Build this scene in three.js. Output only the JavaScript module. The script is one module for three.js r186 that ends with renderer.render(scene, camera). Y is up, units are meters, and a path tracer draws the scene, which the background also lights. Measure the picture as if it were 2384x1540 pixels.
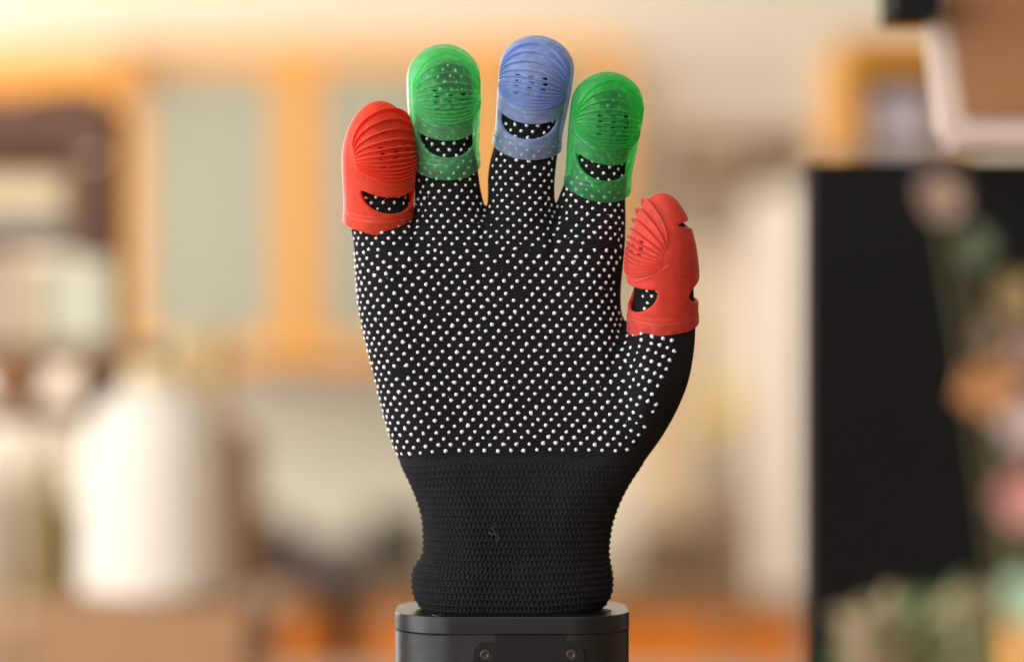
import * as THREE from 'three';
import { RectAreaLightUniformsLib } from 'three/addons/lights/RectAreaLightUniformsLib.js';
import { RoundedBoxGeometry } from 'three/addons/geometries/RoundedBoxGeometry.js';
import { mergeGeometries } from 'three/addons/utils/BufferGeometryUtils.js';
import { ImprovedNoise } from 'three/addons/math/ImprovedNoise.js';

// ------------------------------------------------------------------ camera, light, exposure
const scene = new THREE.Scene();
scene.background = new THREE.Color(0, 0, 0);
const EYE = 1.40, DIST = 0.75, K = 0.13;           // eye height (m), distance to the hand (m), mm per photo unit at the hand
const camera = new THREE.PerspectiveCamera(15.2, 1024 / 661, 0.05, 40);
camera.position.set(0, EYE, DIST);
camera.lookAt(0, EYE, -5);
camera.focus = DIST - 0.014;
camera.userData.fStop = 3.6;
scene.add(camera);

const renderer = new THREE.WebGLRenderer({ antialias: true });
renderer.toneMapping = THREE.LinearToneMapping;
renderer.toneMappingExposure = 0.76;
renderer.shadowMap.enabled = true;
RectAreaLightUniformsLib.init();

// photo coordinates (2384 x 1540) to world, at distance d from the camera
const U = (d) => K * d / DIST / 1000;
const px = (X, d) => (X - 1192) * U(d);
const py = (Y, d) => EYE + (770 - Y) * U(d);
const pz = (d) => DIST - d;

function rng(seed) { let s = seed >>> 0; return () => { s = (s + 0x6d2b79f5) | 0; let t = Math.imul(s ^ (s >>> 15), 1 | s); t = (t + Math.imul(t ^ (t >>> 7), 61 | t)) ^ t; return ((t ^ (t >>> 14)) >>> 0) / 4294967296; }; }
const noise = new ImprovedNoise();
const N3 = (x, y, z) => noise.noise(x, y, z);
const clamp = (x, a, b) => Math.min(b, Math.max(a, x));
const sstep = (a, b, x) => { const t = clamp((x - a) / (b - a), 0, 1); return t * t * (3 - 2 * t); };
const lerp = (a, b, t) => a + (b - a) * t;
const taken = {};
function numbered(n) { if (!(n in taken)) { taken[n] = 0; return n; } taken[n]++; return n + '_' + String(taken[n]).padStart(3, '0'); }
function thing(name, label, category, pos = [0, 0, 0], group) {
  const o = new THREE.Group(); o.name = numbered(name); o.position.set(...pos); o.userData = { label, category };
  if (group) o.userData.group = group;
  scene.add(o); return o;
}
function part(name, geo, mat, parent) {
  const m = new THREE.Mesh(geo, mat); m.name = name; m.castShadow = m.receiveShadow = true; parent.add(m); return m;
}
function structure(name, geo, mat) {
  const m = part(name, geo, mat, scene); m.userData = { kind: 'structure' }; return m;
}
const std = (r, g, b, rough = 0.6, o = {}) => { const m = new THREE.MeshStandardMaterial({ roughness: rough, ...o }); m.color.setRGB(r, g, b); return m; };
const phys = (r, g, b, o = {}) => { const m = new THREE.MeshPhysicalMaterial(o); m.color.setRGB(r, g, b); return m; };
const boxAt = (x0, x1, y0, y1, z0, z1) => { const g = new THREE.BoxGeometry(x1 - x0, y1 - y0, z1 - z0); g.translate((x0 + x1) / 2, (y0 + y1) / 2, (z0 + z1) / 2); return g; };
// a box whose front face covers a photo rectangle at distance d
const pbox = (X0, X1, Y0, Y1, d, deep) => boxAt(px(X0, d), px(X1, d), py(Y1, d), py(Y0, d), pz(d) - deep, pz(d));

function dataTex(w, h, fn, srgb = false) {
  const a = new Uint8Array(w * h * 4);
  for (let y = 0; y < h; y++) for (let x = 0; x < w; x++) {
    const c = fn(x / w, y / h, x, y), o = (y * w + x) * 4;
    if (typeof c === 'number') a[o] = a[o + 1] = a[o + 2] = clamp(c, 0, 1) * 255;
    else for (let i = 0; i < 3; i++) a[o + i] = clamp(c[i], 0, 1) * 255;
    a[o + 3] = 255;
  }
  const t = new THREE.DataTexture(a, w, h); t.magFilter = THREE.LinearFilter; t.minFilter = THREE.LinearMipmapLinearFilter; t.generateMipmaps = true;
  t.wrapS = t.wrapT = THREE.RepeatWrapping; if (srgb) t.colorSpace = THREE.SRGBColorSpace; t.needsUpdate = true; return t;
}

// ------------------------------------------------------------------ room shell and windows
const RX0 = -2.6, RX1 = 3.0, RZ0 = pz(6.35), RZ1 = 2.6, RH = 2.75;
const plaster = std(0.82, 0.76, 0.64, 0.9), white_plaster = std(0.80, 0.77, 0.70, 0.9), floor_mat = std(0.30, 0.19, 0.10, 0.5), far_wall = std(0.30, 0.25, 0.20, 0.9);
structure('back_wall', boxAt(RX0 - 0.1, RX1 + 0.1, 0, RH, RZ0 - 0.1, RZ0), plaster);
structure('right_wall', boxAt(RX1, RX1 + 0.1, 0, RH, RZ0, RZ1), far_wall);
structure('front_wall', boxAt(RX0 - 0.1, RX1 + 0.1, 0, RH, RZ1, RZ1 + 0.1), far_wall);
structure('floor', boxAt(RX0 - 0.1, RX1 + 0.1, -0.1, 0, RZ0 - 0.1, RZ1 + 0.1), floor_mat);
structure('ceiling', boxAt(RX0 - 0.1, RX1 + 0.1, RH, RH + 0.1, RZ0 - 0.1, RZ1 + 0.1), white_plaster);
structure('left_wall', boxAt(RX0 - 0.1, RX0, 0, RH, RZ0, RZ1), white_plaster);

const frame_mat = std(0.7, 0.68, 0.62, 0.5);
function windowLight(x, z, turn, w2, y0, y1, rgb, power, label) {   // stands on a wall; turn 0 faces +x, PI/2 faces -z
  const w = thing('window', label, 'window', [x, 0, z]), a = w2 / 2; w.rotation.y = turn;
  part('window_frame', mergeGeometries([boxAt(0, 0.05, y1, y1 + 0.06, -a - 0.06, a + 0.06), boxAt(0, 0.05, y0 - 0.06, y0, -a - 0.06, a + 0.06), boxAt(0, 0.05, y0, y1, a, a + 0.06), boxAt(0, 0.05, y0, y1, -a - 0.06, -a), boxAt(0, 0.04, y0, y1, -0.02, 0.02)]), frame_mat, w);
  const pane = std(0.5, 0.5, 0.5, 0.5); pane.emissive.setRGB(...rgb); pane.emissiveIntensity = power * 0.25;
  part('window_pane', boxAt(0.004, 0.012, y0, y1, -a, a), pane, w);
  const l = new THREE.RectAreaLight(new THREE.Color(...rgb), power, w2, y1 - y0);
  l.name = 'window_daylight'; l.position.set(0.045, (y0 + y1) / 2, 0); l.rotation.y = -Math.PI / 2; w.add(l);
}
windowLight(RX0, 0.95, 0, 2.2, 1.0, 2.5, [0.92, 0.97, 1.0], 8.0, 'large bright window beside the bench with the gloved hand');
windowLight(RX0, -3.8, 0, 2.4, 1.0, 2.5, [1.0, 0.97, 0.93], 9.0, 'bright window beside the wooden wall cabinets');
windowLight(-1.55, RZ1, Math.PI / 2, 1.8, 1.3, 2.6, [0.94, 0.97, 1.0], 7.5, 'wide bright window in the wall facing the gloved hand');
function ceilingLamp(x, z, w, d, rgb, power, label) {
  const t = thing('ceiling_lamp', label, 'lamp', [x, RH, z], 'ceiling panel lamps');
  part('housing', boxAt(-w / 2 - 0.02, w / 2 + 0.02, -0.05, 0, -d / 2 - 0.02, d / 2 + 0.02), frame_mat, t);
  const m = std(0.5, 0.5, 0.5, 0.5); m.emissive.setRGB(...rgb); m.emissiveIntensity = power * 0.25;
  part('diffuser', boxAt(-w / 2, w / 2, -0.056, -0.0505, -d / 2, d / 2), m, t);
  const l = new THREE.RectAreaLight(new THREE.Color(...rgb), power, w, d); l.name = 'lamp_light'; l.position.set(0, -0.06, 0); l.lookAt(x, -10, z); t.add(l);
  l.rotation.set(-Math.PI / 2, 0, 0);
}
ceilingLamp(0.2, -3.9, 1.8, 0.7, [1, 0.90, 0.74], 9.5, 'long warm ceiling lamp over the counter');
ceilingLamp(0.1, 1.4, 1.2, 0.6, [1, 0.9, 0.75], 2.5, 'short warm ceiling lamp over the bench');

// ------------------------------------------------------------------ implicit surfaces (mm)
function surfaceNets(f, lo, hi, h, lip = 1.5) {
  const n = [0, 1, 2].map((i) => Math.ceil((hi[i] - lo[i]) / h) + 1), [nx, ny, nz] = n, V = new Float32Array(nx * ny * nz).fill(NaN);
  const at = (i, j, k) => { const q = (k * ny + j) * nx + i; let v = V[q]; if (v !== v) V[q] = v = f(lo[0] + i * h, lo[1] + j * h, lo[2] + k * h); return v; };
  const B = 6, cell = new Map(), pos = [], idx = [], cells = [];
  for (let bk = 0; bk < nz - 1; bk += B) for (let bj = 0; bj < ny - 1; bj += B) for (let bi = 0; bi < nx - 1; bi += B) {
    const c = f(lo[0] + (bi + B / 2) * h, lo[1] + (bj + B / 2) * h, lo[2] + (bk + B / 2) * h);
    if (Math.abs(c) > B * h * 0.87 * lip + h) continue;
    for (let k = bk; k < Math.min(bk + B, nz - 1); k++) for (let j = bj; j < Math.min(bj + B, ny - 1); j++) for (let i = bi; i < Math.min(bi + B, nx - 1); i++) {
      let s = 0; const v = [];
      for (let q = 0; q < 8; q++) { const w = at(i + (q & 1), j + ((q >> 1) & 1), k + (q >> 2)); v.push(w); if (w < 0) s |= 1 << q; }
      if (s === 0 || s === 255) continue;
      let x = 0, y = 0, z = 0, m = 0;
      for (let a = 0; a < 8; a++) for (let b = 1; b < 8; b <<= 1) if (!(a & b)) {
        const e = a | b; if ((v[a] < 0) === (v[e] < 0)) continue;
        const t = v[a] / (v[a] - v[e]); m++;
        x += (a & 1) + (b === 1 ? t : 0); y += ((a >> 1) & 1) + (b === 2 ? t : 0); z += (a >> 2) + (b === 4 ? t : 0);
      }
      cell.set((k * ny + j) * nx + i, pos.length / 3); cells.push(i, j, k);
      pos.push(lo[0] + (i + x / m) * h, lo[1] + (j + y / m) * h, lo[2] + (k + z / m) * h);
    }
  }
  const quad = (a, b, c, d, flip) => { if (a === undefined || b === undefined || c === undefined || d === undefined) return; if (flip) idx.push(a, c, b, a, d, c); else idx.push(a, b, c, a, c, d); };
  for (let q = 0; q < cells.length; q += 3) {
    const i = cells[q], j = cells[q + 1], k = cells[q + 2], id = (a, b, c) => cell.get((c * ny + b) * nx + a), v0 = at(i, j, k) < 0;
    if (j > 0 && k > 0 && v0 !== at(i + 1, j, k) < 0) quad(id(i, j - 1, k - 1), id(i, j, k - 1), id(i, j, k), id(i, j - 1, k), !v0);
    if (i > 0 && k > 0 && v0 !== at(i, j + 1, k) < 0) quad(id(i - 1, j, k - 1), id(i - 1, j, k), id(i, j, k), id(i, j, k - 1), !v0);
    if (i > 0 && j > 0 && v0 !== at(i, j, k + 1) < 0) quad(id(i - 1, j - 1, k), id(i, j - 1, k), id(i, j, k), id(i - 1, j, k), !v0);
  }
  return { pos, idx };
}
function gradient(f, x, y, z, e) {
  const a = f(x + e, y, z) - f(x - e, y, z), b = f(x, y + e, z) - f(x, y - e, z), c = f(x, y, z + e) - f(x, y, z - e), l = Math.hypot(a, b, c) || 1;
  return [a / l, b / l, c / l];
}
// mesh in metres with smooth normals; uv in metres, taken along the axis that the surface faces least
function toGeometry({ pos, idx }, f, e, keep) {
  const n = pos.length / 3, nor = new Float32Array(n * 3);
  for (let i = 0; i < n; i++) { const g = gradient(f, pos[i * 3], pos[i * 3 + 1], pos[i * 3 + 2], e); nor.set(g, i * 3); }
  const P = [], Q = [], T = [], I = [], map = new Map();
  for (let t = 0; t < idx.length; t += 3) {
    const [a, b, c] = [idx[t], idx[t + 1], idx[t + 2]];
    if (keep && !keep((pos[a * 3 + 1] + pos[b * 3 + 1] + pos[c * 3 + 1]) / 3)) continue;
    const s = [0, 1, 2].map((q) => Math.abs(nor[a * 3 + q] + nor[b * 3 + q] + nor[c * 3 + q]));
    const axis = s[0] > s[2] * 1.2 ? 0 : 2;
    for (const v of [a, b, c]) {
      const key = v * 2 + (axis ? 1 : 0);
      if (!map.has(key)) {
        map.set(key, P.length / 3);
        P.push(pos[v * 3] / 1000, pos[v * 3 + 1] / 1000, pos[v * 3 + 2] / 1000); Q.push(nor[v * 3], nor[v * 3 + 1], nor[v * 3 + 2]);
        T.push((axis ? pos[v * 3] : pos[v * 3 + 2]) / 1000, pos[v * 3 + 1] / 1000);
      }
      I.push(map.get(key));
    }
  }
  const g = new THREE.BufferGeometry();
  g.setAttribute('position', new THREE.Float32BufferAttribute(P, 3)); g.setAttribute('normal', new THREE.Float32BufferAttribute(Q, 3)); g.setAttribute('uv', new THREE.Float32BufferAttribute(T, 2));
  g.setIndex(I); return g;
}

// ------------------------------------------------------------------ the glove's outline (photo units) and its depth
const TILT = 18 * Math.PI / 180, SL = Math.tan(TILT);
const FINGERS = [   // axis from the base to the tip of each finger, where the last joint bends forward
  { a: [889, 640], b: [886, 250], bend: 520 }, { a: [1043, 640], b: [1036, 125], bend: 392 },
  { a: [1214, 640], b: [1262, 105], bend: 347 }, { a: [1378, 640], b: [1425, 190], bend: 442 }, { a: [1543, 800], b: [1537, 465], bend: 752 }];
const axisX = (F, Y) => lerp(F.a[0], F.b[0], (Y - F.a[1]) / (F.b[1] - F.a[1]));
const bendZ = (F, Y) => { const t = (F.bend - Y) * K, w = 4; return SL * 0.5 * (t + Math.sqrt(t * t + w * w)); };
function centreZ(X, Y) {   // mm
  let z = 0;
  const th = sstep(1440, 1500, X) * (1 - sstep(850, 1060, Y)) * sstep(1440, 1470, X);
  if (Y < 640 && X < 1460) {
    let best = 1e9, F; for (let i = 0; i < 4; i++) { const d = Math.abs(X - axisX(FINGERS[i], Y)); if (d < best) { best = d; F = FINGERS[i]; } }
    z += bendZ(F, Y);
  } else if (X >= 1460 && Y < 860) z += bendZ(FINGERS[4], Y);
  return z + th * 6;
}
const radius = (X, Y) => {
  let r = lerp(9.4, 13, sstep(470, 640, Y));
  if (X > 1380) r = lerp(r, lerp(9.8, 13, sstep(820, 1010, Y)), sstep(1380, 1490, X));
  r = lerp(r, 17.5, sstep(1020, 1230, Y));
  return r + 1.2 * sstep(1285, 1330, Y);
};
const OUT = [[1040, 1640], [990, 1630], [975, 1560], [972, 1440], [968, 1400], [963, 1372], [962, 1350], [965, 1324], [979, 1303], [988, 1288], [989, 1265], [988, 1230], [983, 1195], [968, 1150], [950, 1110], [930, 1072], [912, 1030], [898, 985], [885, 935], [872, 880], [858, 825], [845, 770], [835, 720], [829, 660], [826, 600], [823, 560], [817, 530], [811, 505],
  [810, 480], [812, 420], [818, 360], [830, 310], [848, 275], [886, 258], [925, 275], [942, 315], [950, 370], [955, 430], [960, 480], [963, 508], [966, 508], [968, 470], [967, 420], [966, 370],
  [962, 320], [961, 250], [968, 185], [990, 148], [1038, 130], [1083, 142], [1102, 178], [1105, 230], [1106, 300], [1109, 360], [1113, 400], [1118, 440], [1125, 475], [1129, 490], [1135, 490], [1137, 460], [1136, 420], [1140, 380], [1150, 340],
  [1160, 285], [1168, 235], [1179, 180], [1196, 142], [1225, 118], [1262, 110], [1298, 124], [1320, 158], [1324, 200], [1318, 250], [1308, 300], [1300, 345], [1294, 390], [1290, 440], [1289, 480], [1290, 506], [1295, 506], [1298, 480], [1305, 450], [1314, 425],
  [1328, 385], [1334, 340], [1342, 290], [1355, 243], [1377, 210], [1420, 194], [1457, 207], [1475, 240], [1476, 290], [1471, 350], [1465, 400], [1460, 440], [1457, 500], [1455, 560], [1450, 620], [1445, 680], [1447, 725], [1457, 752],
  [1464, 752], [1470, 725], [1472, 680], [1475, 620], [1478, 570], [1488, 520], [1506, 482], [1536, 463], [1572, 478], [1596, 518], [1610, 575], [1617, 640], [1619, 700], [1619, 745], [1618, 790], [1612, 840], [1601, 890], [1584, 935], [1562, 980], [1535, 1025], [1508, 1062], [1480, 1100], [1455, 1140], [1436, 1180], [1424, 1215], [1417, 1255], [1415, 1290], [1420, 1318], [1424, 1345], [1422, 1375], [1416, 1400], [1410, 1440], [1408, 1560], [1395, 1630], [1345, 1640]];
const unX = (X, z) => (X - 1192) * K * (1 - z / 750), unY = (Y, z) => (770 - Y) * K * (1 - z / 750);
const toX = (x) => x / K + 1192, toY = (y) => 770 - y / K;
const outline = [];
{ const c = new THREE.CatmullRomCurve3(OUT.map(([X, Y]) => { const z = centreZ(X, Y); return new THREE.Vector3(unX(X, z), unY(Y, z), 0); }), true, 'centripetal');
  for (const p of c.getPoints(620)) outline.push([p.x, p.y]); outline.pop(); }
// distance to the outline on a grid, positive inside, smoothed
const G0 = [-58, -118], GH = 0.5, GW = 240, GHt = 432, DG = new Float32Array(GW * GHt);
for (let j = 0; j < GHt; j++) for (let i = 0; i < GW; i++) {
  const x = G0[0] + i * GH, y = G0[1] + j * GH; let d = 1e9, ins = false;
  for (let a = 0, b = outline.length - 1; a < outline.length; b = a++) {
    const [ax, ay] = outline[a], [bx, by] = outline[b], ex = bx - ax, ey = by - ay, t = clamp(((x - ax) * ex + (y - ay) * ey) / (ex * ex + ey * ey || 1), 0, 1);
    const q = (x - ax - ex * t) ** 2 + (y - ay - ey * t) ** 2; if (q < d) d = q;
    if (ay > y !== by > y && x < ((bx - ax) * (y - ay)) / (by - ay) + ax) ins = !ins;
  }
  DG[j * GW + i] = (ins ? 1 : -1) * Math.sqrt(d);
}
{ const kern = [1, 4, 7, 4, 1], S = 17, tmp = new Float32Array(DG.length);
  for (let pass = 0; pass < 3; pass++) {
    for (let j = 0; j < GHt; j++) for (let i = 0; i < GW; i++) { let s = 0; for (let q = -2; q <= 2; q++) s += kern[q + 2] * DG[j * GW + clamp(i + q, 0, GW - 1)]; tmp[j * GW + i] = s / S; }
    for (let j = 0; j < GHt; j++) for (let i = 0; i < GW; i++) { let s = 0; for (let q = -2; q <= 2; q++) s += kern[q + 2] * tmp[clamp(j + q, 0, GHt - 1) * GW + i]; DG[j * GW + i] = s / S; }
  } }
function D2(x, y) {
  const u = clamp((x - G0[0]) / GH, 1, GW - 3), v = clamp((y - G0[1]) / GH, 1, GHt - 3), i = Math.floor(u), j = Math.floor(v), s = u - i, t = v - j;
  const w = (a) => [(-a + 2 * a * a - a * a * a) / 2, (2 - 5 * a * a + 3 * a * a * a) / 2, (a + 4 * a * a - 3 * a * a * a) / 2, (a * a * a - a * a) / 2];
  const wx = w(s), wy = w(t); let r = 0;
  for (let q = 0; q < 4; q++) { const o = (j - 1 + q) * GW + i - 1; r += wy[q] * (wx[0] * DG[o] + wx[1] * DG[o + 1] + wx[2] * DG[o + 2] + wx[3] * DG[o + 3]); }
  return r;
}
const segD = (X, Y, a, b) => { const ex = b[0] - a[0], ey = b[1] - a[1], t = clamp(((X - a[0]) * ex + (Y - a[1]) * ey) / (ex * ex + ey * ey), 0, 1); return [Math.hypot(X - a[0] - ex * t, Y - a[1] - ey * t), t]; };
function wob(x, y) {
  const X = toX(x), Y = toY(y);
  let h = 0.5 * N3(x * 0.05, y * 0.05, 3.1) + 0.28 * N3(x * 0.15, y * 0.15, 7.7);
  if (Y > 690 && Y < 1060 && X > 1280) {
    h += 4.2 * Math.exp(-(((X - 1500) / 85) ** 2) - ((Y - 895) / 95) ** 2);
    const [d, t] = segD(X, Y, [1452, 735], [1405, 905]); h -= 2.6 * Math.exp(-((d / 17) ** 2)) * (1 - t * t);
    const [d2, t2] = segD(X, Y, [1462, 765], [1440, 850]); h -= 1.3 * Math.exp(-((d2 / 9) ** 2)) * (1 - t2);
  }
  if (Y > 430 && Y < 640) for (const [a, b, k] of [[[970, 520], [1090, 545], 0.5], [[1128, 500], [1122, 580], 0.9], [[1291, 515], [1283, 600], 1.1], [[1150, 525], [1270, 540], 0.45], [[964, 515], [968, 580], 0.9], [[1310, 545], [1440, 570], 0.5]]) { const [d] = segD(X, Y, a, b); if (d < 40) h -= k * Math.exp(-((d / 9) ** 2)); }
  return h;
}
function slim(X, Y) {
  let F = FINGERS[4]; if (X < 1458) { let best = 1e9; for (let i = 0; i < 4; i++) { const d = Math.abs(X - axisX(FINGERS[i], Y)); if (d < best) { best = d; F = FINGERS[i]; } } }
  return (F === FINGERS[4] ? 0.45 : 0.8) * (1 - sstep(F.bend - 55, F.bend - 10, Y));
}
function gloveF(x, y, z) {
  const X = toX(x), Y = toY(y), R = radius(X, Y) - slim(X, Y) * 0.6, D = D2(x, y) - slim(X, Y);
  return Math.hypot(Math.max(R - D, 0), z - centreZ(X, Y) - (z > 0 ? wob(x, y) : 0)) - R;
}
function frontZ(x, y) {
  const X = toX(x), Y = toY(y), R = radius(X, Y) - slim(X, Y) * 0.6, a = Math.max(R - D2(x, y) + slim(X, Y), 0);
  return a >= R ? null : centreZ(X, Y) + wob(x, y) + Math.sqrt(R * R - a * a);
}

// knitted fabric relief: 8 x 8 stitches
const knit = dataTex(256, 256, (u, v) => {
  const c = u * 8, r = v * 8, cu = c - Math.floor(c) - 0.5;
  let h = 0;
  for (let k = -1; k <= 1; k++) {
    const yy = r - Math.floor(r) + k - 0.5, leg = yy - Math.abs(cu) * 0.9 + 0.22;
    h = Math.max(h, Math.max(0, 1 - (leg / 0.36) ** 2) * (1 - 0.75 * Math.pow(Math.abs(Math.abs(cu) - 0.25) / 0.25, 3)));
  }
  return h;
});
knit.repeat.set(1000 / (8 * 1.15), 1000 / (8 * 0.92)); knit.rotation = 0.2;
const fibre = dataTex(256, 256, (u, v, x, y) => { const n = 0.5 + 0.35 * N3(x * 0.11, y * 0.11, 1) + 0.35 * N3(x * 0.37, y * 0.41, 5); return n; });
fibre.repeat.set(60, 60);
const yarn = phys(0.0065, 0.0065, 0.007, { roughness: 0.88, bumpMap: knit, bumpScale: 0.001, sheen: 0.04, sheenRoughness: 0.6, specularIntensity: 0.5 });
yarn.sheenColor.setRGB(0.35, 0.36, 0.4);
const cuff_yarn = phys(0.007, 0.007, 0.0075, { roughness: 0.87, bumpMap: fibre, bumpScale: 0.0002, sheen: 0.06, sheenRoughness: 0.6, specularIntensity: 0.5 });
cuff_yarn.sheenColor.setRGB(0.35, 0.36, 0.4);

const glove = thing('work_glove', 'black knitted glove with white grip dots, pulled over an upright open hand', 'glove', [0, EYE, 0]);
const gl = surfaceNets(gloveF, [-57, -86, -20], [58, 92, 40], 0.6, 1.8);
part('hand_body', toGeometry(gl, gloveF, 0.4, (y) => toY(y) < 1085), yarn, glove);

// the ribbed cuff: a tube that follows the same form, with every course of stitches raised
{
  const Y0 = 1050, Y1 = 1421, NC = 1000, NR = 300, P = [], T = [], I = [];
  for (let r = 0; r <= NR; r++) {
    const Y = lerp(Y0, Y1, r / NR), y = (770 - Y) * K;
    let l = 1e9, h = -1e9; for (let x = -50; x < 50; x += 0.5) if (D2(x, y) > 0) { l = Math.min(l, x); h = Math.max(h, x); }
    if (h < l) { l = -25; h = 25; }
    const cx = (l + h) / 2;
    // walk round the section by arc length
    const ring = []; const M = 720;
    for (let q = 0; q < M; q++) {
      const th = (q / M) * Math.PI * 2, hw = (h - l) / 2, dx = Math.cos(th) * hw, dz = Math.sin(th) * 18; let a = 0, b = 1.6;
      for (let it = 0; it < 16; it++) { const m = (a + b) / 2; if (gloveF(cx + dx * m, y, dz * m) < 0) a = m; else b = m; }
      ring.push([cx + dx * a, dz * a]);
    }
    const L = [0]; for (let q = 1; q <= M; q++) L.push(L[q - 1] + Math.hypot(ring[q % M][0] - ring[q - 1][0], ring[q % M][1] - ring[q - 1][1]));
    const tot = L[M], stitches = 160;
    let q = 0;
    for (let c = 0; c <= NC; c++) {
      const s = (c / NC) * tot; while (q < M - 1 && L[q + 1] < s) q++;
      const t = (s - L[q]) / (L[q + 1] - L[q] || 1), A = ring[q], B = ring[(q + 1) % M];
      const x = lerp(A[0], B[0], t), z = lerp(A[1], B[1], t), tx = B[0] - A[0], tz = B[1] - A[1], tl = Math.hypot(tx, tz) || 1, nx = tz / tl, nz = -tx / tl;
      const bow = 1.6 * ((x - cx) / 38) ** 2 * (1 - sstep(1050, 1250, Y)) + 0.35 * N3(x * 0.06, y * 0.06, 2) - 0.6 * sstep(1200, 1350, Y) * sstep(5, 25, x);
      const v = (y + bow) / 1.91, fr = v - Math.floor(v), row = Math.floor(v), u = (c / NC) * stitches;
      const bead = 0.82 + 0.18 * Math.cos(u * Math.PI * 2 + row * 1.3);
      const ridge = Math.exp(-(((fr - 0.5) / 0.14) ** 2)) * bead;
      // two rows of slanted loops between the ridges, with open gaps between the loops
      const side = fr > 0.5 ? 1 : 0, vv = (fr > 0.5 ? fr - 0.77 : fr - 0.23), cu = u * 0.72 + 0.25 * N3(u * 0.15, row * 0.4, 4) + (side ? 0.5 : 0) + vv * (side ? 0.55 : -0.55) + row * 0.5, ph = cu - Math.floor(cu) - 0.5;
      const loop = Math.exp(-((vv / 0.2) ** 2)) * Math.max(0, 1 - (ph / 0.4) ** 2);
      const fadeTop = sstep(1056, 1086, Y - 9 * ((x - cx) / 36) ** 2 + 9 * N3(x * 0.09, 1.5, z * 0.09));
      const amp = (0.42 + 0.22 * sstep(1100, 1230, Y)) * (1 + 0.35 * N3(x * 0.05, y * 0.05, 6)) * fadeTop;
      const roll = 2.6 * Math.pow(Math.max(0, (Y - 1378) / 43), 2);
      const dsp = 0.45 * fadeTop + amp * (1.1 * Math.max(ridge, 0.5 * loop) - 0.5 - 0.55 * Math.exp(-((vv / 0.15) ** 2)) * sstep(0.3, 0.5, Math.abs(ph)) * (0.6 + 0.4 * sstep(20, -20, x))) + 0.05 * N3(x * 0.8, y * 0.8, z * 0.8) - (r < 6 ? (6 - r) * 0.12 : 0) - roll;
      P.push((x + nx * dsp) / 1000, y / 1000, (z + nz * dsp) / 1000); T.push(s / 1000, y / 1000);
    }
  }
  for (let r = 0; r < NR; r++) for (let c = 0; c < NC; c++) { const a = r * (NC + 1) + c, b = a + 1, d = a + NC + 1, e = d + 1; I.push(a, b, d, b, e, d); }
  const g = new THREE.BufferGeometry(); g.setAttribute('position', new THREE.Float32BufferAttribute(P, 3)); g.setAttribute('uv', new THREE.Float32BufferAttribute(T, 2)); g.setIndex(I); g.computeVertexNormals();
  part('cuff', g, cuff_yarn, glove);
}

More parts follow.
